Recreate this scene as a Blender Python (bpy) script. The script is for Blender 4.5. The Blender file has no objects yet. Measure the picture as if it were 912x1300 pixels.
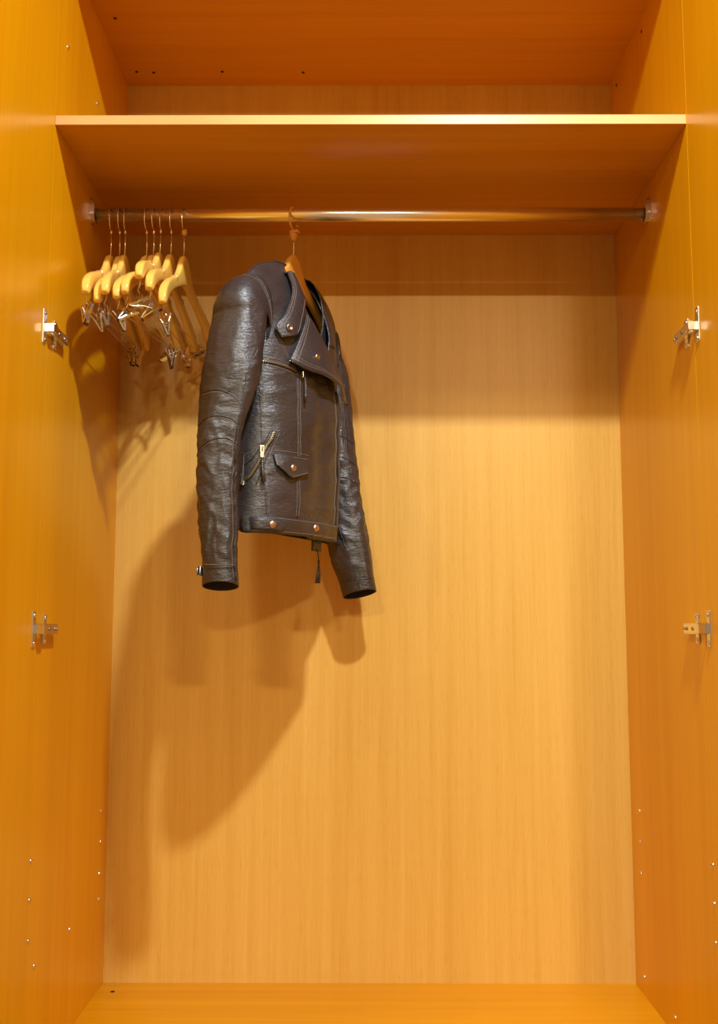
import bpy, bmesh, math, random
from mathutils import Vector, Matrix, noise
rnd = random.Random(7)
C = bpy.context.scene.collection
sc = bpy.context.scene

# ------------------------------------------------------------------ camera
cam_d = bpy.data.cameras.new('camera')
cam_d.sensor_fit = 'VERTICAL'; cam_d.sensor_height = 36.0
cam_d.lens = 1269.4 / 1300 * 36.0
cam_d.clip_start = .02
cam = bpy.data.objects.new('camera', cam_d); C.objects.link(cam)
Rx = Vector((0.9999910, 0.0042051, 0.0004809)); Ux = Vector((-0.0000098, -0.1113078, 0.9937860))
Fx = Vector((-0.0042325, 0.9937771, 0.1113067))
m = Matrix((Rx, Ux, -Fx)).transposed().to_4x4(); m.translation = Vector((-.01295, -1.73037, .76981))
cam.matrix_world = m
sc.camera = cam

# ------------------------------------------------------------------ world, exposure
w = bpy.data.worlds.new('world'); sc.world = w; w.use_nodes = True
w.node_tree.nodes['Background'].inputs[0].default_value = (.6, .5, .4, 1)
w.node_tree.nodes['Background'].inputs[1].default_value = .1
sc.view_settings.view_transform = 'Standard'; sc.view_settings.look = 'None'
sc.view_settings.gamma = 1; sc.view_settings.use_curve_mapping = False
sc.view_settings.exposure = 0.08

# ------------------------------------------------------------------ lamps of the room (ceiling downlights)
CEIL = 2.62
LAMPS = [(.33, -1.10, 60, .05), (-.75, -4.15, 108, .16), (.95, -4.25, 114, .16), (-1.05, -1.25, 24, .10)]
COLS = [(.97, 1.0, 1.08), (1.0, .82, .48), (1.0, .82, .48), (1.0, .90, .70)]
for i, (x, y, p, r) in enumerate(LAMPS):
    ld = bpy.data.lights.new('downlight_lamp', 'AREA'); ld.shape = 'DISK'; ld.size = 2 * r
    ld.energy = p; ld.color = COLS[i]
    lo = bpy.data.objects.new('downlight_lamp', ld); C.objects.link(lo)
    lo.location = (x, y, CEIL - .022)

# ------------------------------------------------------------------ helpers
def obj(name, bm, mat, parent=None, smooth=False, sub=0, solid=0, solid_off=-1, mat2=None, loc=None, bevel=0):
    me = bpy.data.meshes.new(name); bmesh.ops.recalc_face_normals(bm, faces=bm.faces) if not solid else None
    bm.to_mesh(me); bm.free()
    o = bpy.data.objects.new(name, me); C.objects.link(o)
    me.materials.append(mat)
    if mat2: me.materials.append(mat2)
    if smooth:
        for p in me.polygons: p.use_smooth = True
    if solid:
        s = o.modifiers.new('s', 'SOLIDIFY'); s.thickness = solid; s.offset = solid_off
        if mat2: s.material_offset = 1; s.material_offset_rim = 0
    if bevel:
        b = o.modifiers.new('b', 'BEVEL'); b.width = bevel; b.segments = 2; b.limit_method = 'ANGLE'
    if sub:
        s = o.modifiers.new('u', 'SUBSURF'); s.levels = sub; s.render_levels = sub
    if parent: o.parent = parent
    if loc: o.location = loc
    return o

def empty(name, loc=(0, 0, 0), rot=(0, 0, 0)):
    o = bpy.data.objects.new(name, None); C.objects.link(o)
    o.location = loc; o.rotation_euler = rot; o.empty_display_size = .05
    return o

def tag(o, label=None, cat=None, group=None, kind=None):
    if label: o['label'] = label
    if cat: o['category'] = cat
    if group: o['group'] = group
    if kind: o['kind'] = kind
    return o

def box(bm, x0, x1, y0, y1, z0, z1, rot=None, piv=None):
    vs = [bm.verts.new((x, y, z)) for x in (x0, x1) for y in (y0, y1) for z in (z0, z1)]
    for f in ((0, 1, 3, 2), (4, 6, 7, 5), (0, 4, 5, 1), (2, 3, 7, 6), (0, 2, 6, 4), (1, 5, 7, 3)):
        bm.faces.new([vs[i] for i in f])
    if rot is not None:
        p = Vector(piv or ((x0 + x1) / 2, (y0 + y1) / 2, (z0 + z1) / 2))
        for v in vs: v.co = p + rot @ (v.co - p)
    return vs

def boxbm(*a, **k):
    bm = bmesh.new(); box(bm, *a, **k); return bm

def tube(bm, pts, r, n=8, closed=False, caps=True):
    pts = [Vector(p) for p in pts]; N = len(pts); rings = []
    up = None
    for i, p in enumerate(pts):
        a = pts[(i - 1) % N] if (closed or i > 0) else p
        b = pts[(i + 1) % N] if (closed or i < N - 1) else p
        t = (b - a).normalized()
        if up is None:
            up = Vector((0, 0, 1)) if abs(t.z) < .9 else Vector((1, 0, 0))
        s = t.cross(up).normalized(); up = s.cross(t).normalized()
        rr = r[i] if isinstance(r, (list, tuple)) else r
        rings.append([bm.verts.new(p + rr * (math.cos(2 * math.pi * k / n) * s + math.sin(2 * math.pi * k / n) * up)) for k in range(n)])
    M = N if closed else N - 1
    for i in range(M):
        A, B = rings[i], rings[(i + 1) % N]
        for k in range(n):
            bm.faces.new((A[k], A[(k + 1) % n], B[(k + 1) % n], B[k]))
    if caps and not closed:
        bm.faces.new(rings[0][::-1]); bm.faces.new(rings[-1])
    return bm

def lathe(bm, prof, c, ax, n=24):
    ax = Vector(ax).normalized(); s = ax.orthogonal().normalized(); t = ax.cross(s); c = Vector(c)
    rings = []
    for r, h in prof:
        if r < 1e-6: rings.append([bm.verts.new(c + ax * h)])
        else: rings.append([bm.verts.new(c + ax * h + r * (math.cos(2 * math.pi * k / n) * s + math.sin(2 * math.pi * k / n) * t)) for k in range(n)])
    for A, B in zip(rings, rings[1:]):
        for k in range(n):
            a = [A[0]] if len(A) == 1 else [A[k], A[(k + 1) % n]]
            b = [B[0]] if len(B) == 1 else [B[(k + 1) % n], B[k]]
            if len(a) + len(b) > 2: bm.faces.new(a + b)
    return bm

def lerp(x, xs, ys):
    if x <= xs[0]: return ys[0]
    for i in range(1, len(xs)):
        if x <= xs[i]:
            t = (x - xs[i - 1]) / (xs[i] - xs[i - 1]); return ys[i - 1] + t * (ys[i] - ys[i - 1])
    return ys[-1]

def slerp(x, xs, ys):           # smooth (monotone-ish) cubic interpolation
    n = len(xs)
    if x <= xs[0]: return ys[0]
    if x >= xs[-1]: return ys[-1]
    i = max(k for k in range(n - 1) if xs[k] <= x)
    def sl(k):
        if k == 0: return (ys[1] - ys[0]) / (xs[1] - xs[0])
        if k == n - 1: return (ys[-1] - ys[-2]) / (xs[-1] - xs[-2])
        return (ys[k + 1] - ys[k - 1]) / (xs[k + 1] - xs[k - 1])
    h = xs[i + 1] - xs[i]; t = (x - xs[i]) / h
    return (2*t**3 - 3*t*t + 1) * ys[i] + (t**3 - 2*t*t + t) * h * sl(i) + (-2*t**3 + 3*t*t) * ys[i + 1] + (t**3 - t*t) * h * sl(i + 1)

# ------------------------------------------------------------------ materials
def newmat(name):
    m = bpy.data.materials.new(name); m.use_nodes = True
    nt = m.node_tree; b = nt.nodes['Principled BSDF']; return m, nt, b

def simple(name, col, rough=.5, metal=0, coat=0):
    m, nt, b = newmat(name)
    b.inputs['Base Color'].default_value = (*col, 1); b.inputs['Roughness'].default_value = rough
    b.inputs['Metallic'].default_value = metal; b.inputs['Coat Weight'].default_value = coat
    return m

def wood(name, c_lo, c_mid, c_hi, axis='Z', rough=.3, fine=1.0, fig=1.0, spec=.38, fleck=.0, coord='Object'):
    """laminate wood, grain running along `axis`"""
    m, nt, b = newmat(name); N = nt.nodes; L = nt.links
    tc = N.new('ShaderNodeTexCoord')
    def mapping(along, across):
        mp = N.new('ShaderNodeMapping'); s = [across] * 3; s['XYZ'.index(axis)] = along
        mp.inputs['Scale'].default_value = s; L.new(tc.outputs[coord], mp.inputs['Vector']); return mp
    def nz(mp, scale, det=4, rg=.55, dist=0):
        n = N.new('ShaderNodeTexNoise'); n.inputs['Scale'].default_value = scale; n.inputs['Detail'].default_value = det
        n.inputs['Roughness'].default_value = rg; n.inputs['Distortion'].default_value = dist
        L.new(mp.outputs[0], n.inputs['Vector']); return n
    big = nz(mapping(.35, 5), 1.0, 3, .5, .4)           # broad figure
    mid = nz(mapping(.9, 38), 1.0, 4, .6, .2)          # streaks
    fin = nz(mapping(5, 260), 1.0, 3, .6)              # pores
    def mul(a, k, c):
        n = N.new('ShaderNodeMath'); n.operation = 'MULTIPLY_ADD'; L.new(a, n.inputs[0]); n.inputs[1].default_value = k
        if isinstance(c, float): n.inputs[2].default_value = c
        else: L.new(c, n.inputs[2])
        return n.outputs[0]
    v = mul(big.outputs['Fac'], .9 * fig, mul(mid.outputs['Fac'], .55 * fine, mul(fin.outputs['Fac'], .28 * fine, -.365 * fine - .45 * fig + .45)))
    cr = N.new('ShaderNodeValToRGB'); e = cr.color_ramp.elements
    e[0].position = .2; e[0].color = (*c_lo, 1); e[1].position = .8; e[1].color = (*c_hi, 1)
    k = e.new(.5); k.color = (*c_mid, 1)
    L.new(v, cr.inputs[0]); out = cr.outputs[0]
    if fleck:
        fl = nz(mapping(30, 900), 1.0, 2, .5)
        r2 = N.new('ShaderNodeValToRGB'); r2.color_ramp.elements[0].position = .56; r2.color_ramp.elements[1].position = .68
        L.new(fl.outputs['Fac'], r2.inputs[0])
        mx = N.new('ShaderNodeMix'); mx.data_type = 'RGBA'; mx.blend_type = 'MULTIPLY'
        ml = N.new('ShaderNodeMath'); ml.operation = 'MULTIPLY'; L.new(r2.outputs[0], ml.inputs[0]); ml.inputs[1].default_value = fleck
        L.new(ml.outputs[0], mx.inputs[0]); L.new(out, mx.inputs[6]); mx.inputs[7].default_value = (.72, .6, .42, 1); out = mx.outputs[2]
    L.new(out, b.inputs['Base Color'])
    b.inputs['Roughness'].default_value = rough; b.inputs['Specular IOR Level'].default_value = spec
    bp = N.new('ShaderNodeBump'); bp.inputs['Strength'].default_value = .06; bp.inputs['Distance'].default_value = .001
    L.new(fin.outputs['Fac'], bp.inputs['Height']); L.new(bp.outputs[0], b.inputs['Normal'])
    return m

SC = ((.62, .262, .001), (.70, .315, .002), (.76, .36, .003))
M_side = wood('laminate_beech_vertical', *SC, axis='Z', rough=.24)
M_horiz = wood('laminate_beech_lengthwise', (.53, .215, .001), (.61, .262, .002), (.68, .31, .003), axis='X', rough=.24, fine=1.3)
M_back = wood('laminate_back_vertical', (.60, .335, .055), (.67, .402, .080), (.73, .458, .108), axis='Z', rough=.36, fine=1.5, fig=.9, fleck=.3)
M_edge = simple('edge_banding', (.74, .42, .14), .3, 0, .8)
M_rail = simple('rail_chrome', (.95, .93, .93), .27, 1)
M_hang = wood('hanger_beech', (.84, .50, .085), (.90, .57, .11), (.94, .64, .15), axis='Y', rough=.22, fine=.6, spec=.6)
M_hang2 = wood('hanger_amber_wood', (.56, .26, .04), (.64, .31, .05), (.70, .36, .07), axis='Y', rough=.25, fine=.6, spec=.6)
M_chrome = simple('chrome', (.82, .80, .79), .12, 1)
M_steel = simple('nickel_steel', (.72, .70, .68), .22, 1)
M_wire = simple('brassy_wire', (.80, .66, .50), .22, 1)
M_brown = simple('brown_plastic', (.58, .25, .05), .35)
M_rubber = simple('dark_rubber', (.02, .018, .016), .5)
M_hole = simple('hole_black', (.02, .012, .006), .8)
M_copper = simple('copper_snap', (.66, .52, .43), .32, 1)
M_antique = simple('antique_nickel', (.42, .38, .33), .3, 1)
M_zip = simple('zip_brass', (.42, .36, .25), .35, .9)
M_tape = simple('zip_tape', (.035, .026, .02), .8)
M_thread = simple('stitch_thread', (.27, .215, .17), .7)
M_lining = simple('lining_black', (.012, .010, .010), .75)
M_wall = simple('wall_paint', (.34, .31, .27), .8)
M_ceil = simple('ceiling_paint', (.46, .44, .42), .9)
M_floor = wood('floor_oak', (.15, .08, .03), (.20, .11, .05), (.25, .14, .06), axis='Y', rough=.35)

def leather():
    m, nt, b = newmat('brown_leather'); N = nt.nodes; L = nt.links
    tc = N.new('ShaderNodeTexCoord')
    mp = N.new('ShaderNodeMapping'); mp.inputs['Scale'].default_value = (1, 1, 2.6); L.new(tc.outputs['Object'], mp.inputs[0])
    n1 = N.new('ShaderNodeTexNoise'); n1.inputs['Scale'].default_value = 9; n1.inputs['Detail'].default_value = 5
    L.new(tc.outputs['Object'], n1.inputs['Vector'])
    cr = N.new('ShaderNodeValToRGB'); e = cr.color_ramp.elements
    e[0].position = .3; e[0].color = (.0165, .0150, .0160, 1); e[1].position = .72; e[1].color = (.042, .0385, .0395, 1)
    L.new(n1.outputs['Fac'], cr.inputs[0]); L.new(cr.outputs[0], b.inputs['Base Color'])
    n2 = N.new('ShaderNodeTexNoise'); n2.inputs['Scale'].default_value = 90; n2.inputs['Detail'].default_value = 5; n2.inputs['Roughness'].default_value = .65; n2.inputs['Distortion'].default_value = .5
    L.new(mp.outputs[0], n2.inputs['Vector'])
    vo = N.new('ShaderNodeTexVoronoi'); vo.inputs['Scale'].default_value = 520; vo.feature = 'DISTANCE_TO_EDGE'; L.new(mp.outputs[0], vo.inputs['Vector'])
    n3 = N.new('ShaderNodeTexNoise'); n3.inputs['Scale'].default_value = 26; n3.inputs['Detail'].default_value = 3; n3.inputs['Distortion'].default_value = 1.2
    L.new(mp.outputs[0], n3.inputs['Vector'])
    b1 = N.new('ShaderNodeBump'); b1.inputs['Strength'].default_value = .28; b1.inputs['Distance'].default_value = .0045; L.new(n3.outputs['Fac'], b1.inputs['Height'])
    b2 = N.new('ShaderNodeBump'); b2.inputs['Strength'].default_value = .8; b2.inputs['Distance'].default_value = .0016; L.new(n2.outputs['Fac'], b2.inputs['Height']); L.new(b1.outputs[0], b2.inputs['Normal'])
    b3 = N.new('ShaderNodeBump'); b3.inputs['Strength'].default_value = .3; b3.inputs['Distance'].default_value = .0004; L.new(vo.outputs['Distance'], b3.inputs['Height']); L.new(b2.outputs[0], b3.inputs['Normal'])
    L.new(b3.outputs[0], b.inputs['Normal'])
    mr = N.new('ShaderNodeMapRange'); mr.inputs['To Min'].default_value = .27; mr.inputs['To Max'].default_value = .42; L.new(n1.outputs['Fac'], mr.inputs['Value'])
    L.new(mr.outputs[0], b.inputs['Roughness'])
    b.inputs['Specular IOR Level'].default_value = .85
    return m
M_leather = leather()

# ------------------------------------------------------------------ room (behind and around the camera)
HW, D, ZT = .575, .5254, 2.0456
FL = -.10
def struct(name, bm, mat): return tag(obj(name, bm, mat), kind='structure')
struct('floor', boxbm(-2.4, 2.4, -6.6, .56, FL - .05, FL), M_floor)
struct('ceiling', boxbm(-2.4, 2.4, -6.6, .56, CEIL, CEIL + .05), M_ceil)
struct('wall_back', boxbm(-2.4, 2.4, .56, .61, FL, CEIL), M_wall)
struct('wall_left', boxbm(-2.45, -2.4, -6.6, .56, FL, CEIL), M_wall)
struct('wall_right', boxbm(2.4, 2.45, -6.6, .56, FL, CEIL), M_wall)
struct('wall_front', boxbm(-2.4, 2.4, -6.65, -6.6, FL, CEIL), M_wall)
M_white = simple('white_enamel', (.85, .85, .84), .4)
LL = ['recessed downlight nearest the wardrobe front', 'recessed downlight at the far left of the room', 'recessed downlight at the far right of the room', 'recessed downlight to the left of the one nearest the wardrobe']
for i, (x, y, p, r) in enumerate(LAMPS):
    bm = bmesh.new(); lathe(bm, [(r + .004, -.001), (r + .03, -.001), (r + .03, -.008), (r + .01, -.02), (r + .004, -.02), (r + .004, -.001)], (0, 0, 0), (0, 0, 1), 32)
    o = obj('downlight', bm, M_white, smooth=False, loc=(x, y, CEIL)); tag(o, LL[i], 'ceiling light', 'ceiling downlights')


# ------------------------------------------------------------------ wardrobe
W = empty('wardrobe', (0, 0, FL)); 
tag(W, 'open built-in wardrobe of orange beech laminate, paler grained back, high shelf and chrome rail', 'wardrobe')
def wp(name, bm, mat, parent=None, **k):        # part of the wardrobe, given in world coordinates
    o = obj(name, bm, mat, **k)
    p = parent or W
    o.parent = p
    if p is W: o.matrix_parent_inverse = Matrix.Translation((0, 0, -FL))
    return o
T = .018
for s in (-1, 1):
    x0, x1 = sorted((s * HW, s * (HW + T)))
    wp('side_panel', boxbm(x0, x1, 0, D + .008, FL, ZT + T), M_side)
wp('back_panel', boxbm(-HW, HW, D, D + .008, -T, ZT + .001), M_back)
wp('top_panel', boxbm(-HW, HW, .001, D, ZT, ZT + T), M_horiz, bevel=.0005)
wp('bottom_panel', boxbm(-HW, HW, .001, D, -T, 0), M_horiz, bevel=.0005)
wp('plinth', boxbm(-HW, HW, .03, .045, FL, -T), M_horiz)
SZ = 1.6743
sh = wp('shelf', boxbm(-HW + .0004, HW - .0004, .0012, D, SZ, SZ + .0175), M_horiz, bevel=.0005)
bm = boxbm(-HW + .0004, HW - .0004, .0002, .0012, SZ, SZ + .0175)
eb = wp('edge_band', bm, M_edge, parent=sh)
# doors swung open
for s in (-1, 1):
    x0, x1 = sorted((s * .5752, s * .5932))
    wp('door', boxbm(x0, x1, -.578, -.0012, -.014, ZT + .014), M_side)

# hanging rail
RY, RZ, RR = .245, 1.606, .014
bm = bmesh.new(); prof = [(RR, -HW + .002), (RR, HW - .002)]
lathe(bm, [(0, -HW + .003), (RR, -HW + .003), (RR, HW - .003), (0, HW - .003)], (0, RY, RZ), (1, 0, 0), 40)
rail = wp('hanging_rail', bm, M_rail, smooth=True)
for e in rail.data.polygons:
    if len(e.vertices) == 3: e.use_smooth = False
for s in (-1, 1):
    bm = bmesh.new()
    # shallow U-shaped cup round the rail end
    pts = []
    for k in range(0, 25):
        a = math.pi + math.pi * k / 24
        pts.append((RY + .0165 * math.cos(a), RZ + .0165 * math.sin(a)))
    outer = [(RY - .0165, RZ + .018)] + pts + [(RY + .0165, RZ + .018)]
    inner = [(RY - .0145, RZ + .018)] + [(RY + (y - RY) * .0145 / .0165, RZ + (z - RZ) * .0145 / .0165) for y, z in pts] + [(RY + .0145, RZ + .018)]
    X = [s * (HW - .0002), s * (HW - .012)]
    vo = [[bm.verts.new((x, *p)) for p in outer] for x in X]; vi = [[bm.verts.new((x, *p)) for p in inner] for x in X]
    n = len(outer)
    for i in range(n - 1):
        for a, b_ in ((vo[0], vo[1]), (vi[0], vi[1]), (vo[1], vi[1]), (vo[0], vi[0])):
            bm.faces.new((a[i], a[i + 1], b_[i + 1], b_[i]))
    # wall plate with a tongue that rises above the rail and hooks over
    box(bm, *sorted((s * HW, s * (HW - .002))), RY - .0168, RY + .0168, RZ - .0168, RZ + .019)
    box(bm, *sorted((s * HW, s * (HW - .002))), RY - .008, RY + .008, RZ + .019, RZ + .036)
    box(bm, *sorted((s * (HW - .002), s * (HW - .010))), RY - .012, RY - .0095, RZ + .018, RZ + .024)
    br = wp('rail_bracket', bm, M_steel, parent=rail)
    bm = bmesh.new(); lathe(bm, [(0, .0035), (.0022, .0033), (.0038, .0018), (.004, 0)], (s * (HW - .002), RY, RZ + .029), (-s, 0, 0), 16)
    wp('screw', bm, M_antique, parent=rail, smooth=True)

# hinges
def hinge(s, zc):
    bm = bmesh.new()
    X = lambda d: s * (HW - d)              # d = distance inward from the side panel face
    def bx(d0, d1, y0, y1, z0, z1, **k): 
        a, b_ = sorted((X(d0), X(d1))); box(bm, a, b_, y0, y1, z0, z1, **k)
    # mounting plate on the side panel: wings up and down, central spine
    bx(0, .0025, .029, .045, zc - .026, zc + .026)
    bx(0, .0105, .020, .074, zc - .0065, zc + .0065)
    root = wp('hinge', bm, M_steel, bevel=.0008)
    bm = bmesh.new()        # arm: channel over the spine, swinging to the cup
    def bx2(d0, d1, y0, y1, z0, z1, **k):
        a, b_ = sorted((X(d0), X(d1))); return box(bm, a, b_, y0, y1, z0, z1, **k)
    bx2(.0105, .0125, -.004, .080, zc - .008, zc + .008)
    bx2(.003, .0125, .004, .078, zc - .0095, zc - .008)
    bx2(.003, .0125, .004, .078, zc + .008, zc + .0095)
    bx2(.0105, .017, -.012, .006, zc - .0078, zc + .0078)
    bx2(-.004, .017, -.0165, -.0115, zc - .0078, zc + .0078)
    wp('hinge_arm', bm, M_chrome, parent=root, bevel=.0012)
    bm = bmesh.new()        # cup flange on the door
    a, b_ = sorted((s * .5758, s * .5728)); 
    vs = []
    box(bm, a, b_, -.0285, -.0115, zc - .031, zc + .031)
    wp('cup_plate', bm, M_steel, parent=root, bevel=.0022)
    for dz in (-.024, .024):
        bm = bmesh.new(); lathe(bm, [(0, .0022), (.0026, .0020), (.0040, .0008), (.0042, 0)], (s * .5728, -.0195, zc + dz), (-s, 0, 0), 16)
        wp('screw', bm, M_chrome, parent=root, smooth=True)
        bm = bmesh.new(); lathe(bm, [(0, .0026), (.003, .0023), (.0044, .0008), (.0046, 0)], (X(.0025), .037, zc + dz * .83), (-s, 0, 0), 16)
        wp('screw', bm, M_chrome, parent=root, smooth=True)
    for y, r in ((.030, .0038), (.062, .0036), (.074, .0024)):
        bm = bmesh.new(); lathe(bm, [(0, .0006), (r * .4, .0006), (r * .5, .0014), (r * .85, .0014), (r, .0)], (X(.0125), y, zc), (-s, 0, 0), 16)
        wp('adjusting_screw', bm, M_antique, parent=root, smooth=True)
for s, zs_ in ((-1, (1.290, .7605)), (1, (1.2925, .762))):
    for z in zs_: hinge(s, z)

# shelf pins (nickel dowels) and drilled cap holes
PINS = [(-1, y, z) for y in (.011, .467) for z in (.372, .308, .242)] + [(-1, .047, .190), (-1, .465, .190), (-1, .255, .190), (-1, .058, 1.859), (-1, .267, 1.861)]
PINS += [(1, .457, z) for z in (.374, .311, .247)] + [(1, .006, z) for z in (.368, .305, .242)] + [(1, .457, .037), (1, .248, .035)]
for s, y, z in PINS:
    bm = bmesh.new(); y = max(y, .0075)
    lathe(bm, [(0, .0012), (.0016, .0012), (.0021, .0030), (.0031, .0026), (.0036, 0)], (s * HW, y, z), (-s, 0, 0), 12)
    wp('shelf_pin', bm, M_chrome, smooth=True)
for x, y in ((-.539, .257), (-.540, .464), (-.501, .467), (-.341, .464), (-.153, .468)):
    bm = bmesh.new(); lathe(bm, [(0, .0004), (.0022, .0004), (.0034, .0010), (.0038, 0)], (x, y, ZT), (0, 0, -1), 14)
    wp('cam_cap', bm, M_hole, smooth=True)
for y in (.257, .468):
    bm = bmesh.new(); lathe(bm, [(0, .0004), (.0022, .0004), (.0034, .0010), (.0038, 0)], (HW, y, 2.013), (-1, 0, 0), 14)
    wp('cam_cap', bm, M_hole, smooth=True)
bm = bmesh.new(); lathe(bm, [(0, .0004), (.003, .0004), (.0042, .0010), (.0048, 0)], (-.541, .472, 0), (0, 0, 1), 14)
wp('cam_cap', bm, M_hole, smooth=True)

# ------------------------------------------------------------------ hangers
TOPC = ([0, .012, .024, .040, .060, .095, .135, .165, .185, .195, .199], [0, -.003, -.013, -.034, -.052, -.068, -.083, -.098, -.112, -.123, -.133])
BOTC = ([0, .030, .060, .10, .145, .175, .190, .199], [-.062, -.070, -.080, -.094, -.118, -.138, -.147, -.146])
def hanger_body_bm(th=1.0, sc=1.0):
    bm = bmesh.new(); ys = []
    M = 40
    for i in range(-M, M + 1):
        t = i / M; ys.append(.199 * math.copysign(1 - (1 - abs(t)) ** 1.35, t))
    rings = []
    for y in ys:
        a = abs(y); zt = slerp(a, *TOPC); zb = slerp(a, *BOTC)
        if a > .19: 
            k = (a - .19) / .009
            mid = (zt + zb) / 2; h = (zt - zb) / 2 * math.sqrt(max(.05, 1 - k * k * .8)); zt, zb = mid + h, mid - h
        wd = lerp(a, [0, .03, .06, .12, .17, .188, .196, .199], [.0068, .0068, .0062, .0065, .0085, .0088, .0070, .0035]) * th
        xo = .010 * (a / .199) ** 2 * (1 if sc == 1 else 0)
        zc, hh = (zt + zb) / 2, (zt - zb) / 2
        ring = []
        for k in range(20):
            an = 2 * math.pi * k / 20; c, s_ = math.cos(an), math.sin(an)
            e = .42
            ring.append(bm.verts.new((xo + wd * math.copysign(abs(c) ** e, c), y * sc, -.086 + zc + hh * math.copysign(abs(s_) ** .6, s_))))
        rings.append(ring)
    for A, B in zip(rings, rings[1:]):
        for k in range(20): bm.faces.new((A[k], A[(k + 1) % 20], B[(k + 1) % 20], B[k]))
    bm.faces.new(rings[0][::-1]); bm.faces.new(rings[-1])
    return bm

def ring_pts(open_=False):
    pts = []
    n = 36
    for k in range(n + (1 if open_ else 0)):
        a = math.radians(-90 + (300 if open_ else 360) * k / n)
        pts.append((0, (-.0178 if open_ else .0178) * math.cos(a), -.0088 + .0243 * math.sin(a)))
    return pts

def clip_parts(parent, y, seed, bar_z):
    r = random.Random(seed)
    rx, ry_, rz = r.uniform(-18, 18), r.uniform(-25, 25), r.uniform(-40, 40)
    if r.random() < .3: ry_ += r.choice((-55, 60))
    R = Matrix.Rotation(math.radians(rz), 3, 'Z') @ Matrix.Rotation(math.radians(ry_), 3, 'Y') @ Matrix.Rotation(math.radians(rx), 3, 'X')
    P = Vector((.002, y, bar_z - .016))
    bm = bmesh.new()
    for s in (-1, 1):       # jaw: plate with side flanges, closed at the bottom, finger grip at the top
        secs = [(-.021, .0010, .0062), (-.014, .0034, .0062), (-.004, .0052, .0060), (.004, .0070, .0060), (.014, .0112, .0050), (.020, .0140, .0038)]
        rows = []
        for z, x, wd in secs:
            rows.append([bm.verts.new(P + R @ Vector((s * xx, yy, z))) for xx, yy in ((x - .0022, -wd), (x, -wd), (x, wd), (x - .0022, wd))])
        for A, B in zip(rows, rows[1:]):
            for k in range(3): bm.faces.new((A[k], A[k + 1], B[k + 1], B[k]))
    c = obj('clip', bm, M_chrome, parent, solid=.0007, solid_off=0)
    bm = bmesh.new()
    pts = [P + R @ Vector((.0030 * math.cos(k * .9), -.005 + .010 * k / 28, -.001 + .0030 * math.sin(k * .9))) for k in range(29)]
    tube(bm, pts, .0006, 5)
    obj('spring', bm, M_antique, c, smooth=True)
    bm = bmesh.new()        # wire loop carrying the clip on the bar
    q = P + R @ Vector((0, 0, .000)); b0 = Vector((0.002, y, bar_z))
    tube(bm, [q + Vector((0, .004, 0)), b0 + Vector((.0028, .003, -.003)), b0 + Vector((.0015, 0, .0032)), b0 + Vector((-.0015, 0, .0032)), b0 + Vector((-.0028, -.003, -.003)), q + Vector((0, -.004, 0))], .0007, 6)
    obj('clip_loop', bm, M_chrome, c, smooth=True)
    bm = bmesh.new()
    for s in (-1, 1):
        vs = box(bm, min(s * .0002, s * .0016), max(s * .0002, s * .0016), -.0058, .0058, -.0225, -.0155)
        for v in vs: v.co = P + R @ v.co
    obj('grip_pad', bm, M_rubber, c)

def make_hanger(seed, wood_mat, clips=True, knob=False, open_ring=False):
    root = empty('coat_hanger')
    body = obj('hanger_body', hanger_body_bm(1.0, 1.0) if clips else hanger_body_bm(1.15, .86), wood_mat, root, smooth=True)
    bm = bmesh.new()
    if open_ring:
        pts = ring_pts(True)
        pts = pts[::-1]
        tube(bm, pts, [.0022] * len(pts), 8)
        obj('hook_ring', bm, M_brown, root, smooth=True)
        bm = bmesh.new()
        lathe(bm, [(0, -.033), (.005, -.033), (.0068, -.036), (.0068, -.041), (.0088, -.042), (.0088, -.046), (.0055, -.050), (.0055, -.055), (.003, -.056), (0, -.056)], (0, 0, 0), (0, 0, 1), 20)
        obj('hook_socket', bm, M_brown, root, smooth=True)
        bm = boxbm(-.007, .012, -.0055, .0055, -.0410, -.0345); obj('socket_wing', bm, M_brown, root, bevel=.001)
    else:
        tube(bm, ring_pts(), .00125, 7, closed=True); obj('hook_ring', bm, M_wire, root, smooth=True)
        bm = bmesh.new()
        if knob: lathe(bm, [(0, -.030), (.0045, -.031), (.0062, -.036), (.0055, -.041), (.003, -.044), (0, -.044)], (.001, 0, 0), (0, 0, 1), 16)
        else: lathe(bm, [(0, -.0325), (.0022, -.033), (.0032, -.036), (.0026, -.039), (.0014, -.041), (0, -.041)], (0, 0, 0), (0, 0, 1), 14)
        obj('hook_socket', bm, M_brown if knob else M_wire, root, smooth=True)
    bm = bmesh.new(); tube(bm, [(0, 0, -.038), (.0003, .001, -.060), (0, 0, -.092)], .0014 if not open_ring else .0017, 8)
    obj('hook_stem', bm, M_wire if not open_ring else M_steel, root, smooth=True)
    if clips:
        bz = -.243
        bm = bmesh.new()
        tube(bm, [(.008, -.172, -.218), (.007, -.172, -.236), (.002, -.166, bz), (.002, -.10, bz - .0005), (.002, .10, bz - .0005), (.002, .166, bz), (.007, .172, -.236), (.008, .172, -.218)], .0013, 8)
        obj('clip_bar', bm, M_chrome, root, smooth=True)
        for k, yy in enumerate((-.150, .150)):
            clip_parts(root, yy + random.Random(seed * 7 + k).uniform(-.012, .012), seed * 13 + k, bz)
        for yy in (-.085, .085):        # wire staples over the top of each arm
            bm = bmesh.new(); zt = -.086 + slerp(abs(yy), *TOPC); xo = .010 * (abs(yy) / .199) ** 2
            tube(bm, [(xo - .0072, yy, zt - .010), (xo - .0068, yy, zt - .002), (xo - .0045, yy, zt + .0012), (xo + .0045, yy, zt + .0012), (xo + .0068, yy, zt - .002), (xo + .0072, yy, zt - .010)], .0009, 6)
            obj('staple', bm, M_wire, root, smooth=True)
    return root

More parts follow.
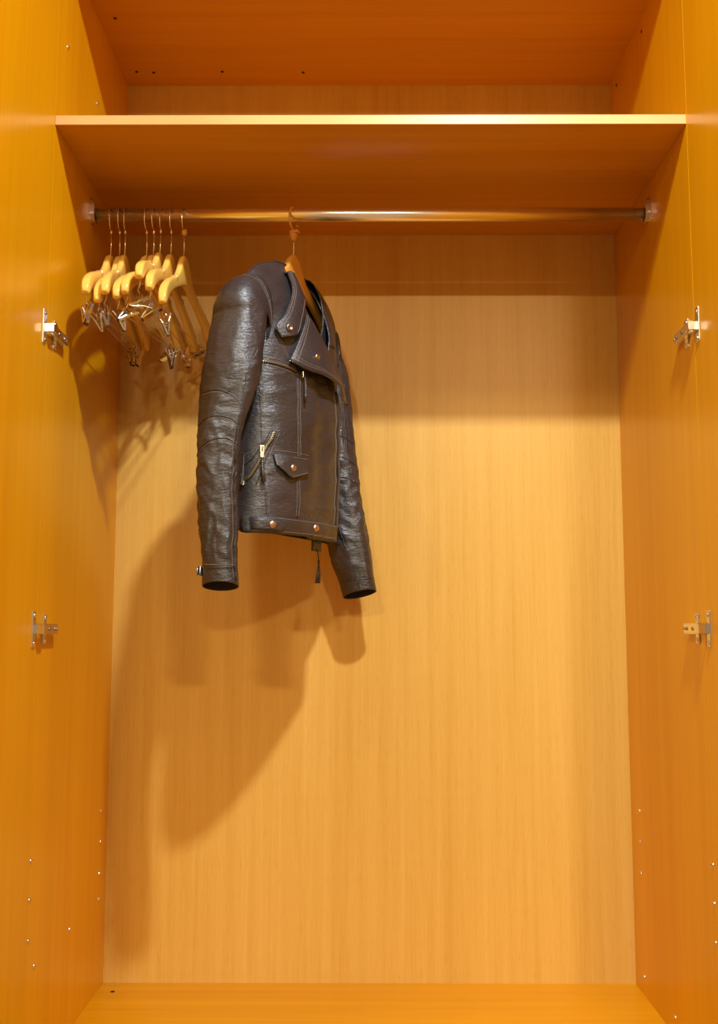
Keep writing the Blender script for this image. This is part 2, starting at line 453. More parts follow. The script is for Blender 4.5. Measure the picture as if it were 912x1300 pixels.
HG = [  # x on rail, plan rotation, tilt, label
    (-.531, -1.0, 0.0, 'wooden clip hanger at the far left of the rail, touching none on its left'),
    (-.514, -0.5, 3.6, 'second wooden clip hanger from the left, its near end drooping lowest and behind others'),
    (-.502, 1.0, 0.0, 'third wooden clip hanger from the left, last of the left trio'),
    (-.458, -6.5, 2.0, 'fourth wooden clip hanger from the left, first after the gap in the row'),
    (-.443, -5.5, 0.0, 'fifth wooden clip hanger from the left, mid row, near end pointing left'),
    (-.428, -.8, -6.0, 'sixth wooden clip hanger from the left, short-looking with its near end tipped up highest'),
    (-.407, -2.5, -1.5, 'seventh wooden clip hanger from the left, just left of the brown-knobbed one'),
    (-.382, -4.5, 4.2, 'rightmost empty wooden clip hanger, with a brown knob under its ring, closest to jacket'),
]
for i, (x, rz, rx, lab) in enumerate(HG):
    h = make_hanger(i + 3, M_hang, True, knob=(i == 7))
    h.location = (x, RY, RZ); h.rotation_euler = (math.radians(rx), 0, math.radians(rz))
    tag(h, lab, 'hanger', 'empty wooden clip hangers on the rail')

PHI = math.radians(-24.5)
OX, OY = -.156, .245
jh = make_hanger(99, M_hang2, False, open_ring=True)
jh.location = (OX, OY, RZ); jh.rotation_euler = (0, 0, PHI)
tag(jh, 'amber wooden hanger with brown plastic ring holding the leather jacket', 'hanger')

# ------------------------------------------------------------------ leather jacket
JR = empty('leather_jacket', (OX, OY, .935), (0, 0, PHI))
tag(JR, 'dark brown leather biker jacket with snap-buttoned lapel hanging from the rail', 'jacket')
# local frame: +X = front of the jacket, +Y = along the hanger away from the viewer, z measured in world then shifted
HEM = .935
def J(u, n, z): return Vector((n, u, z - HEM))
def jobj(name, bm, mat=None, parent=None, **k): return obj(name, bm, mat or M_leather, parent or JR, **k)
def nz(x, y, z, s=0): return noise.noise(Vector((x + s * 13.1, y - s * 7.7, z + s * 3.3)))
RU = ([0, .05, .10, .15, .19, .22], [1.490, 1.488, 1.473, 1.450, 1.415, 1.383])
def ridge(u): return slerp(abs(u), *RU)
def halfw(z): return slerp(z, [.93, 1.05, 1.2, 1.32, 1.40, 1.48], [.188, .182, .181, .184, .188, .190])
def dfz(z): return slerp(z, [.93, 1.0, 1.1, 1.2, 1.3, 1.36, 1.42, 1.48], [.076, .082, .086, .086, .082, .072, .050, .012])
def wr(u, z):
    """creases in the front panel (metres)"""
    d = .0035 * nz(u * 9, z * 5, 0, 1) + .0026 * nz(u * 14, z * 34, 1.3, 2)
    r = 1 - abs(nz(u * 7 + z * 5, z * 19 - u * 8, 4.1, 3)) * 2
    d += .0022 * max(0, r) ** 3
    d += .0028 * math.sin((u + .012 * nz(z * 6, 1, 2, 8)) * 75 + 1.0) * math.exp(-((u + .035) / .05) ** 2) * min(1, max(0, (z - .97) / .08))
    return d
def nf(u, z, wrk=True):
    a = halfw(z)
    s = min(1, abs((u - .03) / (a + .03))) if u < .03 else 0
    t = min(max((z - HEM) / (ridge(u) - HEM), 0), 1)
    v = dfz(min(z, 1.48)) * (1 - s ** 2.4) ** (1 / 2.4) * math.sqrt(max(0, 1 - t ** 8))
    if wrk: v += wr(u, z) * min(1, v / .03) * (1 - t ** 8)
    return v
def S(u, z, off=0.0):        # point on the front surface
    e = .002
    n0 = nf(u, z)
    du = (nf(u + e, z) - nf(u - e, z)) / (2 * e); dz = (nf(u, z + e) - nf(u, z - e)) / (2 * e)
    du = max(-3, min(3, du)); dz = max(-2, min(2, dz))
    g = Vector((1, -du, -dz)).normalized()
    return J(u, n0, z) + g * off

def edge_near(z): return slerp(z, [.93, 1.2, 1.25, 1.31, 1.36, 1.41, 1.45, 1.49], [.040, .030, .018, -.018, -.047, -.052, -.045, -.034])
def edge_far(z): return slerp(z, [.93, 1.2, 1.3, 1.36, 1.41, 1.45, 1.49], [-.02, -.02, .02, .052, .062, .058, .045])
def body_bm():
    bm = bmesh.new(); NZ = 110; rows = []
    for i in range(NZ + 1):
        t = i / NZ; row = []
        zz = HEM + t * (1.46 - HEM)
        # near front: from the opening edge to the near side seam
        a = halfw(zz); en = edge_near(zz); ef = edge_far(zz)
        def zat(u): return HEM + t * (ridge(u) - HEM)
        for k in range(45):                      # angle so that the side is well sampled
            q = k / 44; ang = math.asin(q)if False else q * math.pi / 2
            u = en - (a + en) * math.sin(ang) if True else 0
            z = zat(u); row.append(J(u, max(nf(u, z), -.002), z))
        # back
        db = slerp(t, [0, .3, .7, .88, 1], [.055, .060, .065, .045, .008])
        for k in range(1, 60):
            ang = math.pi * k / 60
            u = -a * math.cos(ang); z = zat(u) + .016 * (1 - t) * math.sin(ang) ** .5
            v = -db * math.sin(ang) ** .75 * math.sqrt(max(0.001, 1 - t ** 8)) + .004 * nz(u * 8, z * 7, 2, 5) * math.sin(ang)
            row.append(J(u, v, z))
        # far front, lying under the near one
        for k in range(0, 32):
            q = 1 - k / 31
            u = ef + (a - ef) * math.sin(q * math.pi / 2)
            z = zat(u)
            v = .047 * (1 - (abs(u) / a) ** 2.2) ** .5 if abs(u) < a else 0
            v = v * math.sqrt(max(0, 1 - t ** 8)) + .003 * nz(u * 10, z * 8, 5, 6) * (1 if abs(u) < a - .02 else 0)
            row.append(J(u, v, z))
        rows.append([bm.verts.new(p) for p in row])
    for A, B in zip(rows, rows[1:]):
        for k in range(len(A) - 1): bm.faces.new((A[k], B[k], B[k + 1], A[k + 1]))
    return bm
bm = body_bm(); bmesh.ops.recalc_face_normals(bm, faces=bm.faces)
# make sure normals look outwards at the front
f0 = min(bm.faces, key=lambda f: (f.calc_center_median() - J(-.08, .08, 1.1)).length)
if f0.normal.x < 0: bmesh.ops.reverse_faces(bm, faces=bm.faces)
body = jobj('torso', bm, mat2=M_lining, smooth=True, solid=.0022, solid_off=-1)

# ---- sleeves
cphi, sphi = math.cos(PHI), math.sin(PHI)
def w2j(x, y):      # world plan -> (u, n)
    dx, dy = x - OX, y - OY
    return (-sphi * dx + cphi * dy, cphi * dx + sphi * dy)
NEAR = [(-.2410, .060, 1.335, .0490), (-.2472, .055, 1.2746, .0525), (-.2529, .050, 1.2144, .0535), (-.2635, .045, 1.155, .0465), (-.2719, .040, 1.1035, .0405),
        (-.2742, .040, 1.0676, .0385), (-.2746, .040, 1.0106, .0359), (-.2725, .040, .965, .0345), (-.2705, .040, .9258, .0333), (-.2676, .040, .8768, .0325), (-.2656, .040, .836, .0334)]
FAR = [(-.0990, .415, 1.350, .0380), (-.0906, .420, 1.3120, .0410), (-.0834, .420, 1.2363, .0435), (-.0763, .420, 1.1663, .0421), (-.0692, .420, 1.0968, .0445),
       (-.0605, .420, 1.0278, .0455), (-.0500, .420, .9650, .0445), (-.0427, .420, .9300, .0430), (-.0280, .420, .8659, .0385), (-.0205, .420, .8330, .0362)]
class Sleeve:
    def __init__(s, rows, sgn, seed):
        s.rows = rows; s.sgn = sgn; s.seed = seed
        s.zs = [r[2] for r in rows][::-1]; s.us = []; s.ns = []; s.h = []
        for r in rows[::-1]:
            u, n = w2j(r[0], r[1]); s.us.append(u); s.ns.append(n); s.h.append(r[3])
        s.ztop = s.zs[-1]
    def frame(s, z):
        return slerp(z, s.zs, s.us), slerp(z, s.zs, s.ns), slerp(z, s.zs, s.h)
    def crease(s, th, z, q=0):
        c, k = math.cos(th), math.sin(th); f = s.seed
        d = .0050 * nz(c * 1.3, k * 1.3, z * 5, f)
        el = math.exp(-((z - (1.06 if s.sgn < 0 else 1.06)) / .07) ** 2) + .75 * math.exp(-((z - .93) / .07) ** 2) + .5 * math.exp(-((z - 1.22) / .09) ** 2)
        ph = z * 210 + 5 * nz(c * 1.6, k * 1.6, z * 9, f + 1) + c * 3
        d += .0016 * el * (math.sin(ph) ** 3 + .2) * (.6 + .8 * nz(c * 2, k * 2, z * 14, f + 5))
        d += .0012 * nz(c * 2.2, k * 2.2, z * 22, f + 2)
        r = 1 - 2 * abs(nz(c * 1.7, k * 1.7, z * 17, f + 3)); d += .0022 * (.3 + el) * max(0, r) ** 4
        return d * min(1, max(0, (z - .86) / .03)) if z < .89 else d
    def P(s, th, z, off=0):     # th: 0 = towards the front (+n), 90deg = outwards
        u, n, h = s.frame(z); rn = h * 1.04; ru = h * .80
        r = s.crease(th, z) + off
        c, k = math.cos(th), math.sin(th)
        p = J(u + s.sgn * (ru + r) * k, n + (rn + r) * c, z)
        e = max(0, 1 - (z - s.zs[0]) / .06) ** 2        # slanting cuff opening
        if e > 0:
            dx = cphi * (p.x - n) - sphi * (p.y - u); dy = sphi * (p.x - n) + cphi * (p.y - u)
            p.z += e * (s.tx * dx + s.ty * dy)
        return p
    def cap(s, th, q):          # q 0 = armhole, 1 = joins the hanging part
        b = math.pi / 2 * q
        u1, n1, h = s.frame(s.ztop)
        u0 = s.sgn * (.168 if s.sgn < 0 else .155); z0 = 1.347 if s.sgn < 0 else 1.352
        uu = u0 + (u1 - u0) * math.sin(b); zz = z0 + (s.ztop - z0) * (1 - math.cos(b)); n_ = n1 * math.sin(b)
        ra = .078 + (h * .80 - .078) * q; rn = .050 + (h * 1.04 - .050) * q
        if s.sgn > 0: ra = .068 + (h * .80 - .068) * q; rn = .030 + (h * 1.04 - .030) * q
        r = s.crease(th, s.ztop + .1 * (1 - q)) * q
        A = math.sin(th)        # +1 outward/up
        axis = Vector((0, s.sgn * math.sin(b), math.cos(b)))
        c = J(uu, n_, zz)
        return c + axis * (ra + r) * A + Vector((1, 0, 0)) * (rn + r) * math.cos(th)
    def bm(s):
        bm = bmesh.new(); n = 72; rings = []
        for i in range(22): 
            q = i / 22; rings.append([bm.verts.new(s.cap(2 * math.pi * k / n, q)) for k in range(n)])
        M = 190; z1 = s.zs[0]
        for i in range(M + 1):
            z = s.ztop + (z1 - s.ztop) * i / M
            rings.append([bm.verts.new(s.P(2 * math.pi * k / n, z)) for k in range(n)])
        for A, B in zip(rings, rings[1:]):
            for k in range(n): bm.faces.new((A[k], A[(k + 1) % n], B[(k + 1) % n], B[k]))
        bm.faces.new(rings[0][::-1])
        bmesh.ops.recalc_face_normals(bm, faces=bm.faces)
        f = bm.faces[len(bm.faces) // 2]; c = f.calc_center_median(); u, nn, h = s.frame(c.z + HEM)
        if f.normal.dot(c - J(u, nn, c.z + HEM)) < 0: bmesh.ops.reverse_faces(bm, faces=bm.faces)
        return bm
    def pw(s, w, z, off=.0006):   # w in -1..1 from the left to the right outline, on the viewer's side
        best = None
        u, n, h = s.frame(z)
        # direction of world +x in jacket plan: (n,u) = (cos,-sin); viewer side = -y
        def wx(p): return cphi * p.x - sphi * p.y
        def wy(p): return sphi * p.x + cphi * p.y
        c = J(u, n, z); tgt = w
        cand = []
        for k in range(180):
            th = 2 * math.pi * k / 180; p = s.P(th, z, off) - c
            cand.append((wx(p), wy(p), th))
        mx = max(x for x, _, _ in cand); 
        vis = [q for q in cand if q[1] < .3 * h]
        best = min(vis, key=lambda q: abs(q[0] / mx - tgt) + (0 if q[1] < 0 else .02))
        return s.P(best[2], z, off)
SN = Sleeve(NEAR, -1, 11); SF = Sleeve(FAR, 1, 17)
SN.tx, SN.ty = -.04, -.26; SF.tx, SF.ty = .16, -.22
sleeve_near = jobj('sleeve', SN.bm(), mat2=M_lining, smooth=True, solid=.0018, solid_off=-1)
sleeve_far = jobj('sleeve', SF.bm(), mat2=M_lining, smooth=True, solid=.0018, solid_off=-1)

# ---- sewing helpers
def resample(pts, step):
    pts = [Vector(p) for p in pts]; out = [pts[0].copy()]; acc = 0
    for a, b_ in zip(pts, pts[1:]):
        L = (b_ - a).length
        if L < 1e-9: continue
        d = step - acc
        while d <= L:
            out.append(a.lerp(b_, d / L)); d += step
        acc = (acc + L) % step
    return out
def smooth_curve(ctrl, n):        # catmull through 2D/3D controls
    c = [Vector(p) for p in ctrl]; c = [2 * c[0] - c[1]] + c + [2 * c[-1] - c[-2]]; out = []
    seg = len(c) - 3
    for i in range(n + 1):
        t = i / n * seg; k = min(int(t), seg - 1); f = t - k
        p0, p1, p2, p3 = c[k:k + 4]
        out.append(.5 * ((2 * p1) + (-p0 + p2) * f + (2 * p0 - 5 * p1 + 4 * p2 - p3) * f * f + (-p0 + 3 * p1 - 3 * p2 + p3) * f ** 3))
    return out
stitch = bmesh.new()
def stitches(pts, gap=.0034, ln=.0024, r=.00045):
    P = resample(pts, gap)
    for a, b_ in zip(P, P[1:]):
        d = (b_ - a)
        if d.length < gap * .5: continue
        d.normalize(); tube(stitch, [a - d * .0001, a + d * ln], r, 4)
def seam(pts3, r=.0011, name='seam', parent=None):
    bm = bmesh.new(); tube(bm, pts3, r, 6); return jobj(name, bm, parent=parent, smooth=True)
def front_line(ctrl, off, n=40): return [S(p[0], p[1], off) for p in smooth_curve([(a, b_) for a, b_ in ctrl], n)]
def shift(ctrl, du, dz=0): return [(a + du, b_ + dz) for a, b_ in ctrl]

def loft(A, B, nu, nv, f, name, parent=None, thick=.0018, mat=None):
    """patch between curves A and B (control points in (u,z)), f(p, s, t) -> 3D"""
    ca, cb = smooth_curve(A, nu), smooth_curve(B, nu); bm = bmesh.new(); rows = []
    for i in range(nu + 1):
        rows.append([bm.verts.new(f(ca[i].lerp(cb[i], j / nv), i / nu, j / nv)) for j in range(nv + 1)])
    for X_, Y_ in zip(rows, rows[1:]):
        for j in range(nv):
            bm.faces.new((X_[j], Y_[j], Y_[j + 1], X_[j + 1]))
    bmesh.ops.remove_doubles(bm, verts=bm.verts, dist=1e-5)
    bmesh.ops.recalc_face_normals(bm, faces=bm.faces)
    sx = sum(q.normal.x * q.calc_area() for q in bm.faces)
    if sx < 0: bmesh.ops.reverse_faces(bm, faces=bm.faces)
    return jobj(name, bm, mat, parent, smooth=True, solid=thick, solid_off=0)

def snap(p, nrm, mat, r=.0072, name='snap_button', parent=None):
    bm = bmesh.new()
    if mat is M_copper: prof = [(0, .0034), (r * .55, .0031), (r * .9, .0018), (r, 0)]
    else: prof = [(0, .0006), (r * .22, .0006), (r * .3, .0016), (r * .5, .0012), (r * .62, .0030), (r * .85, .0030), (r, .0012), (r, 0)]
    lathe(bm, prof, p, nrm, 22); return jobj(name, bm, mat, parent, smooth=True)
def zipper(pts, nrms, width, name='zipper', pull=None):
    """tape and interlocking teeth along 3D points"""
    bm = bmesh.new(); rows = []
    for i, p in enumerate(pts):
        t = (pts[min(i + 1, len(pts) - 1)] - pts[max(i - 1, 0)]).normalized(); sdir = t.cross(nrms[i]).normalized()
        rows.append([bm.verts.new(p + sdir * width * k) for k in (-1, 1)])
    for A, B in zip(rows, rows[1:]): bm.faces.new((A[0], B[0], B[1], A[1]))
    z = jobj(name, bm, M_tape, smooth=True, solid=.0008, solid_off=0)
    P = resample(pts, .0022); bm = bmesh.new(); nn = sum(nrms, Vector()) / len(nrms)
    for i, (a, b_) in enumerate(zip(P, P[1:])):
        t = (b_ - a).normalized(); sd = t.cross(nn).normalized(); nr = sd.cross(t).normalized()
        o_ = a + sd * (.0008 if i % 2 else -.0008) + nr * .0009
        M3 = Matrix((sd, t, nr)).transposed()
        vs = box(bm, -.0018, .0018, -.0006, .0006, -.0006, .0006)
        for v in vs: v.co = o_ + M3 @ v.co
    tz = jobj('zip_teeth', bm, M_zip, z); tz['kind'] = 'stuff'
    return z
XF = Vector((1, 0, 0))

# ---- waistband
def hemz(u): return .9400 
WB = .029
def band(name, off, z0, z1, th):
    bm = bmesh.new(); rows = []
    us = [-.1875 + (.0385 + .1875) * (1 - math.cos(math.pi / 2 * k / 60)) for k in range(61)]
    us = [-.1875 + (.2262) * (k / 60) ** 1.7 for k in range(61)]
    for u in us:
        rows.append([bm.verts.new(S(u, z0 + (z1 - z0) * j / 5, off + (.0006 * math.sin(math.pi * j / 5)))) for j in range(6)])
    for A, B in zip(rows, rows[1:]):
        for j in range(5): bm.faces.new((A[j], B[j], B[j + 1], A[j + 1]))
    bmesh.ops.recalc_face_normals(bm, faces=bm.faces)
    if sum(f.normal.x for f in bm.faces) < 0: bmesh.ops.reverse_faces(bm, faces=bm.faces)
    return jobj(name, bm, smooth=True, solid=th, solid_off=0)
wb = band('waistband', .0022, HEM - .002, HEM + WB, .0034)
for dz in (.003, WB - .003):
    stitches(front_line([(-.183, HEM + dz), (-.15, HEM + dz), (-.08, HEM + dz), (0, HEM + dz), (.036, HEM + dz)], .0044, 60))
# strap tab on the waistband with its pointed end
def flat_patch(poly, off, name, thick=.002, parent=None, nsub=3):
    bm = bmesh.new(); vs = [bm.verts.new((u, z, 0)) for u, z in poly]
    bm.faces.new(vs); bmesh.ops.triangulate(bm, faces=bm.faces)
    bmesh.ops.subdivide_edges(bm, edges=bm.edges, cuts=nsub, use_grid_fill=True)
    for v in bm.verts: v.co = S(v.co.x, v.co.y, off)
    bmesh.ops.recalc_face_normals(bm, faces=bm.faces)
    if sum(f.normal.x for f in bm.faces) < 0: bmesh.ops.reverse_faces(bm, faces=bm.faces)
    return jobj(name, bm, None, parent, smooth=True, solid=thick, solid_off=0)
tab = flat_patch([(-.1845, .9395), (-.150, .9375), (-.1405, .9440), (-.1405, .9520), (-.150, .9590), (-.1845, .9620)], .0058, 'waist_tab')
snap(S(-.1605, .9500, .0066), S(-.1605, .95, 1) - S(-.1605, .95, 0), M_copper, parent=tab)
snap(S(-.0470, .9520, .0042), S(-.047, .952, 1) - S(-.047, .952, 0), M_copper)

# ---- main front zip along the opening edge
ez = [.9335 + (1.232 - .9335) * k / 60 for k in range(61)]
zp = [S(edge_near(z) + .0035, z, .0005) for z in ez]
zipper(zp, [XF] * len(zp), .0055, 'front_zipper')
for du in (-.008, -.012): stitches([S(edge_near(z) + du, z, .0004) for z in ez[5:]])

# ---- princess seams and yoke
pr = [(-.1062, 1.2400), (-.1085, 1.140), (-.1081, 1.050), (-.1053, .966)]
seam(front_line(pr, .0004), .0010, 'princess_seam')
for du in (-.0035, .0035): stitches(front_line(shift(pr, du), .0006))
sd = [(-.1772, 1.2400), (-.1745, 1.15), (-.172, 1.05), (-.168, .968)]
seam(front_line(sd, .0004), .0010, 'side_seam')
stitches(front_line(shift(sd, .004), .0006))
yk = [(-.1765, 1.2532), (-.1585, 1.2516), (-.1344, 1.2480), (-.112, 1.243)]
yp = front_line(yk, .0012, 24); zipper(yp, [XF + Vector((0, -.5, 0))] * len(yp), .0036, 'chest_zipper')
stitches(front_line(shift(yk, 0, .0075), .0008)); stitches(front_line(shift(yk, 0, -.0075), .0008))
dt = [(-.1560, 1.330), (-.1487, 1.300), (-.1292, 1.262)]
stitches(front_line(dt, .0006, 16)); stitches(front_line(shift(dt, .004), .0006, 16))

# ---- slanted hip pocket with zip and pull
pz = [(-.1845, 1.022), (-.1790, 1.050), (-.1710, 1.085), (-.1590, 1.1225)]
pp = front_line(pz, .0018, 30)
nr = (S(-.17, 1.08, 1) - S(-.17, 1.08, 0)).normalized()
zipper(pp, [nr] * len(pp), .0042, 'pocket_zipper')
for du in (-.0060, .0062):
    seam(front_line(shift(pz, du * .9), .0014, 30), .0011, 'pocket_welt'); stitches(front_line(shift(pz, du * 1.45), .0009, 30))
def box_at(bm, c, ax, ay, az, hx, hy, hz):
    M3 = Matrix((ax, ay, az)).transposed(); vs = box(bm, -hx, hx, -hy, hy, -hz, hz)
    for v in vs: v.co = c + M3 @ v.co
ay = Vector((0, .35, 0)); ax = nr; sd_ = Vector((0, 0, 1)).cross(nr).normalized(); zz_ = nr.cross(sd_).normalized()
bm = bmesh.new()
pc = S(-.1730, 1.088, .0045)
box_at(bm, pc, nr, sd_, zz_, .0022, .0040, .0058)
tube(bm, [pc + nr * .002 + zz_ * .003 + sd_ * .002, pc + nr * .0045 + zz_ * .001, pc + nr * .0045 - zz_ * .004, pc + nr * .002 - zz_ * .005], .0009, 6)
box_at(bm, pc + nr * .0035 - zz_ * .012, nr, sd_, zz_, .0010, .0036, .0052)
sl = jobj('zip_slider', bm, M_antique, bevel=.0008)
bm = bmesh.new(); a = pc + nr * .004 - zz_ * .018
tube(bm, [a, a - zz_ * .012 + sd_ * .0005, a - zz_ * .026 + sd_ * .0015, a - zz_ * .044 + sd_ * .0030], [.0016, .0030, .0032, .0040], 8)
jobj('zip_pull', bm, M_leather, sl, smooth=True)

# ---- flap pocket
fl_top = [(-.1600, 1.0795), (-.1400, 1.0800), (-.120, 1.0803), (-.100, 1.0803), (-.0805, 1.0800)]
fl_bot = [(-.1560, 1.0580), (-.1440, 1.0490), (-.1285, 1.0375), (-.1080, 1.0430), (-.0860, 1.0500)]
flp = loft(fl_top, fl_bot, 24, 10, lambda p, s_, t_: S(p.x, p.y, .0022 + .0040 * t_ + .0012 * math.sin(6 * s_)), 'pocket_flap', thick=.0022)
stitches([S(p.x, p.y + .0032, .0070) for p in smooth_curve(fl_bot, 30)])
stitches(front_line([(-.158, 1.0765), (-.12, 1.0772), (-.083, 1.0770)], .0040)); 
stitches(front_line([(-.163, 1.0860), (-.12, 1.0865), (-.078, 1.0860)], .0008))
snap(S(-.1250, 1.0570, .0062), XF + Vector((0, -.15, 0)), M_copper, parent=flp)

# ---- big asymmetric lapel
lb = [(-.1341, 1.2600), (-.1026, 1.2480), (-.0531, 1.2458), (-.0017, 1.2390), (.0289, 1.2290), (.0640, 1.2110)]
lt = [(-.0720, 1.3680), (-.0560, 1.3520), (-.0404, 1.3332), (-.0049, 1.3016), (.0380, 1.2700), (.0640, 1.2150)]
def lap_off(p, s_, t_):     # t_=0 bottom edge
    curl = .017 * (1 - t_) ** 2 * math.sin(math.pi * min(1, s_ * 1.1)) ** .7
    o = .0075 + curl + .003 * math.sin(3.2 * s_ + 1.5 * t_) * t_
    n = nf(min(p.x, .03), p.y, False); k = min(1, max(0, -p.x / .13))
    return J(p.x - o * .35 * k, n + o, p.y)
lap = loft(lb, lt, 48, 22, lap_off, 'lapel', thick=.0026)
bc = smooth_curve(lb, 48); tc_ = smooth_curve(lt, 48)
def on_lap(s_, t_, e=.0016):
    i = min(47, max(0, int(s_ * 48))); f = s_ * 48 - i
    a = bc[i].lerp(bc[i + 1], f); b_ = tc_[i].lerp(tc_[i + 1], f); return lap_off(a.lerp(b_, t_), s_, t_) + XF * e
stitches([on_lap(k / 80 * .96, .05) for k in range(81)]); stitches([on_lap(k / 80 * .90, .10) for k in range(81)])
stitches([on_lap(.03, k / 30) for k in range(31)]); stitches([on_lap(.07, .04 + k / 30 * .95) for k in range(30)])
snap(on_lap(.30, .32, .0012), XF + Vector((0, -.1, 0)), M_antique, parent=lap)
# zip teeth hemming the lapel edge
lz = [on_lap(k / 60 * .97 + .01, -.01, -.001) for k in range(61)]
zipper(lz, [Vector((.3, 0, -1))] * 61, .0028, 'lapel_zipper')
# hanging main zip slider below the lapel corner
bm = bmesh.new(); a = S(-.100, 1.2370, .0060)
box_at(bm, a, XF, Vector((0, 1, 0)), Vector((0, 0, 1)), .002, .0045, .006)
slm = jobj('zip_slider', bm, M_steel, bevel=.0008)
bm = bmesh.new(); tube(bm, [a - Vector((-.003, 0, .004)), a - Vector((-.004, -.001, .020)), a - Vector((-.004, -.0015, .040)), a - Vector((-.004, -.002, .052))], [.0012, .0024, .0030, .0026], 8)
jobj('zip_pull', bm, M_leather, slm, smooth=True)

# ---- collar: near half folds over the front and ends in a snapped tab
ci = [(-.022, 1.500), (-.027, 1.474), (-.046, 1.432), (-.0620, 1.395), (-.0780, 1.365), (-.0960, 1.338), (-.1130, 1.312)]
co = [(-.050, 1.496), (-.0680, 1.460), (-.0900, 1.412), (-.1144, 1.3750), (-.1370, 1.345), (-.1560, 1.3200), (-.1480, 1.2985)]
def rid_off(p, s_, t_, o=0):
    z = p.y; u = p.x
    top = ridge(u) + .0
    if z > top - .03:
        # leave the torso surface and stand round the neck
        k = min(1, (z - (top - .03)) / .03)
        base = S(u, min(z, top - .004), .008 + o)
        n = max(base.x, .012) * (1 - k) + (-.016 + .0) * k
        return Vector((n + o * k, u, z - HEM))
    return S(u, z, .0085 + .004 * math.sin(math.pi * t_) + o)
col = loft(ci, co, 50, 12, rid_off, 'collar', thick=.003)
cic, coc = smooth_curve(ci, 50), smooth_curve(co, 50)
for t_ in (.88, .76):
    stitches([rid_off(cic[i].lerp(coc[i], t_), i / 50, t_, .0017) for i in range(4, 50)])
stitches([rid_off(cic[i].lerp(coc[i], .12), i / 50, .12, .0017) for i in range(25, 50)])
snap(rid_off(Vector((-.1345, 1.3185)), .9, .6, .0022), Vector((1, -.45, 0)), M_antique, parent=col)
# back of the collar, standing behind the hanger neck
bm = bmesh.new(); rows = []
for i in range(31):
    a = math.pi * i / 30
    u = -.058 * math.cos(a); n = -.012 - .040 * math.sin(a)
    rows.append([bm.verts.new(J(u * (1 - .04 * j), n - .010 * (j / 6) + .012 * (j / 6) ** 2, 1.458 + .034 * j / 6 + .008 * math.sin(a))) for j in range(7)])
for A, B in zip(rows, rows[1:]):
    for j in range(6): bm.faces.new((A[j], B[j], B[j + 1], A[j + 1]))
jobj('collar_back', bm, smooth=True, solid=.003, solid_off=0, mat2=None)
# far half of the collar and the far lapel turned outwards
def far_patch(name, A, B, nu=30, nv=12, th=.0028):
    ca, cb = smooth_curve(A, nu), smooth_curve(B, nu); bm = bmesh.new(); rows = []
    for i in range(nu + 1):
        rows.append([bm.verts.new(J(*(lambda q: (q.x, q.y, q.z))(ca[i].lerp(cb[i], j / nv) + Vector((0, .006 * math.sin(math.pi * j / nv), 0))))) for j in range(nv + 1)])
    for X_, Y_ in zip(rows, rows[1:]):
        for j in range(nv): bm.faces.new((X_[j], Y_[j], Y_[j + 1], X_[j + 1]))
    return jobj(name, bm, smooth=True, solid=th, solid_off=0)
# control points are (u, n, z)
far_patch('collar', [(.058, -.012, 1.478), (.062, .012, 1.455), (.062, .036, 1.410), (.055, .052, 1.368), (.045, .060, 1.335)],
                    [(.080, -.014, 1.486), (.092, .006, 1.452), (.100, .024, 1.412), (.106, .036, 1.375), (.100, .044, 1.340)])
far_patch('lapel', [(.046, .058, 1.345), (.036, .062, 1.310), (.030, .066, 1.27), (.028, .066, 1.22)],
                   [(.118, .036, 1.355), (.128, .036, 1.322), (.110, .044, 1.28), (.050, .058, 1.22)])

# ---- shoulder / armhole seams
def arm_line(s_, q, off, a0, a1, n=30):
    out = []
    for k in range(n + 1):
        th = math.radians(a0 + (a1 - a0) * k / n); p = s_.cap(th, q); c = s_.cap(th, q) - s_.cap(th + math.pi, q); out.append(p + c.normalized() * off)
    return out
seam(arm_line(SN, .14, .0006, 88, -60), .0013, 'armhole_seam')
stitches(arm_line(SN, .19, .0004, 85, -55)); 
seam(arm_line(SF, .14, .0006, 88, -40), .0013, 'armhole_seam')
# ---- sleeve panel seams (three arched rows above the elbow, back seam, cuff hem)
def sleeve_line(s_, wz, off=.0006, n=36):
    return [s_.pw(p.x, p.y, off) for p in smooth_curve(wz, n)]
def px_row(*pts): return [(w_, z_) for w_, z_ in pts]
rowsN = [px_row((-.95, 1.182), (-.30, 1.183), (.30, 1.173), (.88, 1.150)),
         px_row((-.95, 1.123), (-.55, 1.133), (.0, 1.136), (.60, 1.129), (.92, 1.112)),
         px_row((-.97, 1.068), (-.60, 1.084), (-.10, 1.094), (.45, 1.096), (.92, 1.086))]
for r_ in rowsN:
    L_ = sleeve_line(SN, r_, .0004); seam(L_, .0012, 'elbow_seam', sleeve_near)
    stitches([p + Vector((0, 0, -.004)) + XF * .0004 for p in L_])
bs = px_row((.86, 1.262), (.62, 1.215), (.72, 1.165), (.86, 1.120), (.90, 1.05), (.90, .98), (.90, .90), (.90, .842))
L_ = sleeve_line(SN, bs, .0006, 60); seam(L_, .0010, 'sleeve_seam', sleeve_near); stitches([SN.pw(p.x - .12, p.y, .0006) for p in smooth_curve(bs, 60)])
ch = px_row((-.95, .869), (-.3, .866), (.3, .866), (.95, .868))
L_ = sleeve_line(SN, ch, .0006); seam(L_, .0012, 'cuff_seam', sleeve_near); stitches([p + Vector((0, 0, .005)) for p in L_])
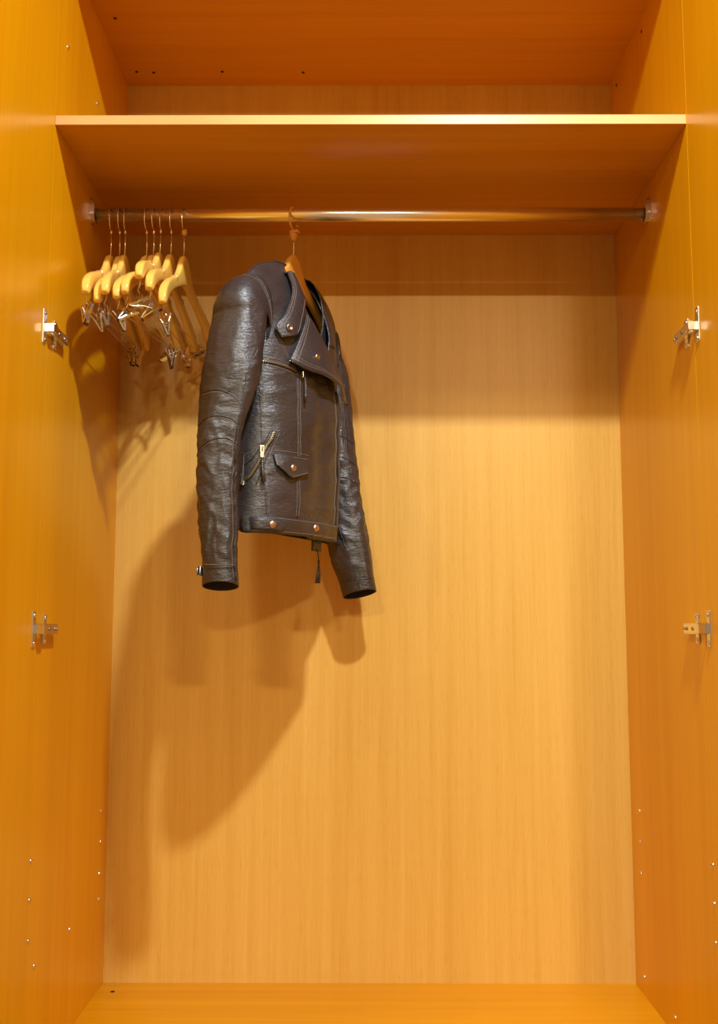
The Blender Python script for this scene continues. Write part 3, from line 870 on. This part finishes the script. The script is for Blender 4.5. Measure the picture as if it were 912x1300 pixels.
# far sleeve
fs = px_row((.05, .842), (.0, .88), (-.15, .93), (-.3, .99), (-.3, 1.06))
seam(sleeve_line(SF, fs, .0006, 40), .0010, 'sleeve_seam', sleeve_far)
fs2 = px_row((.55, .862), (.50, .92), (.45, .99), (.42, 1.06), (.45, 1.12), (.5, 1.2), (.5, 1.26))
stitches(sleeve_line(SF, fs2, .0006, 60)); stitches(sleeve_line(SF, [(a + .08, b_) for a, b_ in fs2], .0006, 60))
seam(sleeve_line(SF, px_row((-.9, .864), (0, .861), (.93, .866)), .0006), .0012, 'cuff_seam', sleeve_far)
for zc_ in (1.165, 1.118, 1.075):
    seam(sleeve_line(SF, px_row((-.2, zc_), (.3, zc_ + .006), (.9, zc_ - .008)), .0004), .0011, 'elbow_seam', sleeve_far)
# cuff strap with buckle on the near sleeve
bm = bmesh.new(); cpt = SN.pw(-.97, .862, .003)
box_at(bm, cpt, Vector((1, 0, 0)), Vector((0, 1, 0)), Vector((0, 0, 1)), .005, .0035, .008)
bk = jobj('cuff_tab', bm, M_leather, bevel=.0015)
bm = bmesh.new(); tube(bm, [cpt + Vector((.000, -.005, .008)), cpt + Vector((.003, -.005, .008)), cpt + Vector((.003, -.005, -.008)), cpt + Vector((-.003, -.005, -.008)), cpt + Vector((-.003, -.005, .008))], .0011, 6)
jobj('buckle', bm, M_antique, bk, smooth=True)

# ---- belt end and tassel showing below the hem
tx = w2j(-.112, .27)
bm = bmesh.new(); box(bm, tx[1] - .002, tx[1] + .002, tx[0] - .008, tx[0] + .030, -.020, .012)
bt = jobj('belt_end', bm, M_leather, bevel=.001)
bm = bmesh.new(); a = Vector((tx[1] + .004, tx[0] + .006, -.016))
tube(bm, [a, a + Vector((.001, .004, -.012)), a + Vector((0, .008, -.022))], .0012, 6)
tube(bm, [a + Vector((0, .008, -.022)), a + Vector((0, .008, -.027)), a + Vector((0, .008, -.032))], [.002, .0026, .002], 8)
for k in range(5):
    dx = (k - 2) * .0016
    tube(bm, [a + Vector((0, .008, -.030)), a + Vector((dx * .4, .0075 + dx, -.045)), a + Vector((dx * .8, .003 + dx * 1.4, -.068))], [.0010, .0015, .0014], 5)
jobj('tassel', bm, M_leather, smooth=True)

st = jobj('stitching', stitch, M_thread); st['kind'] = 'stuff'
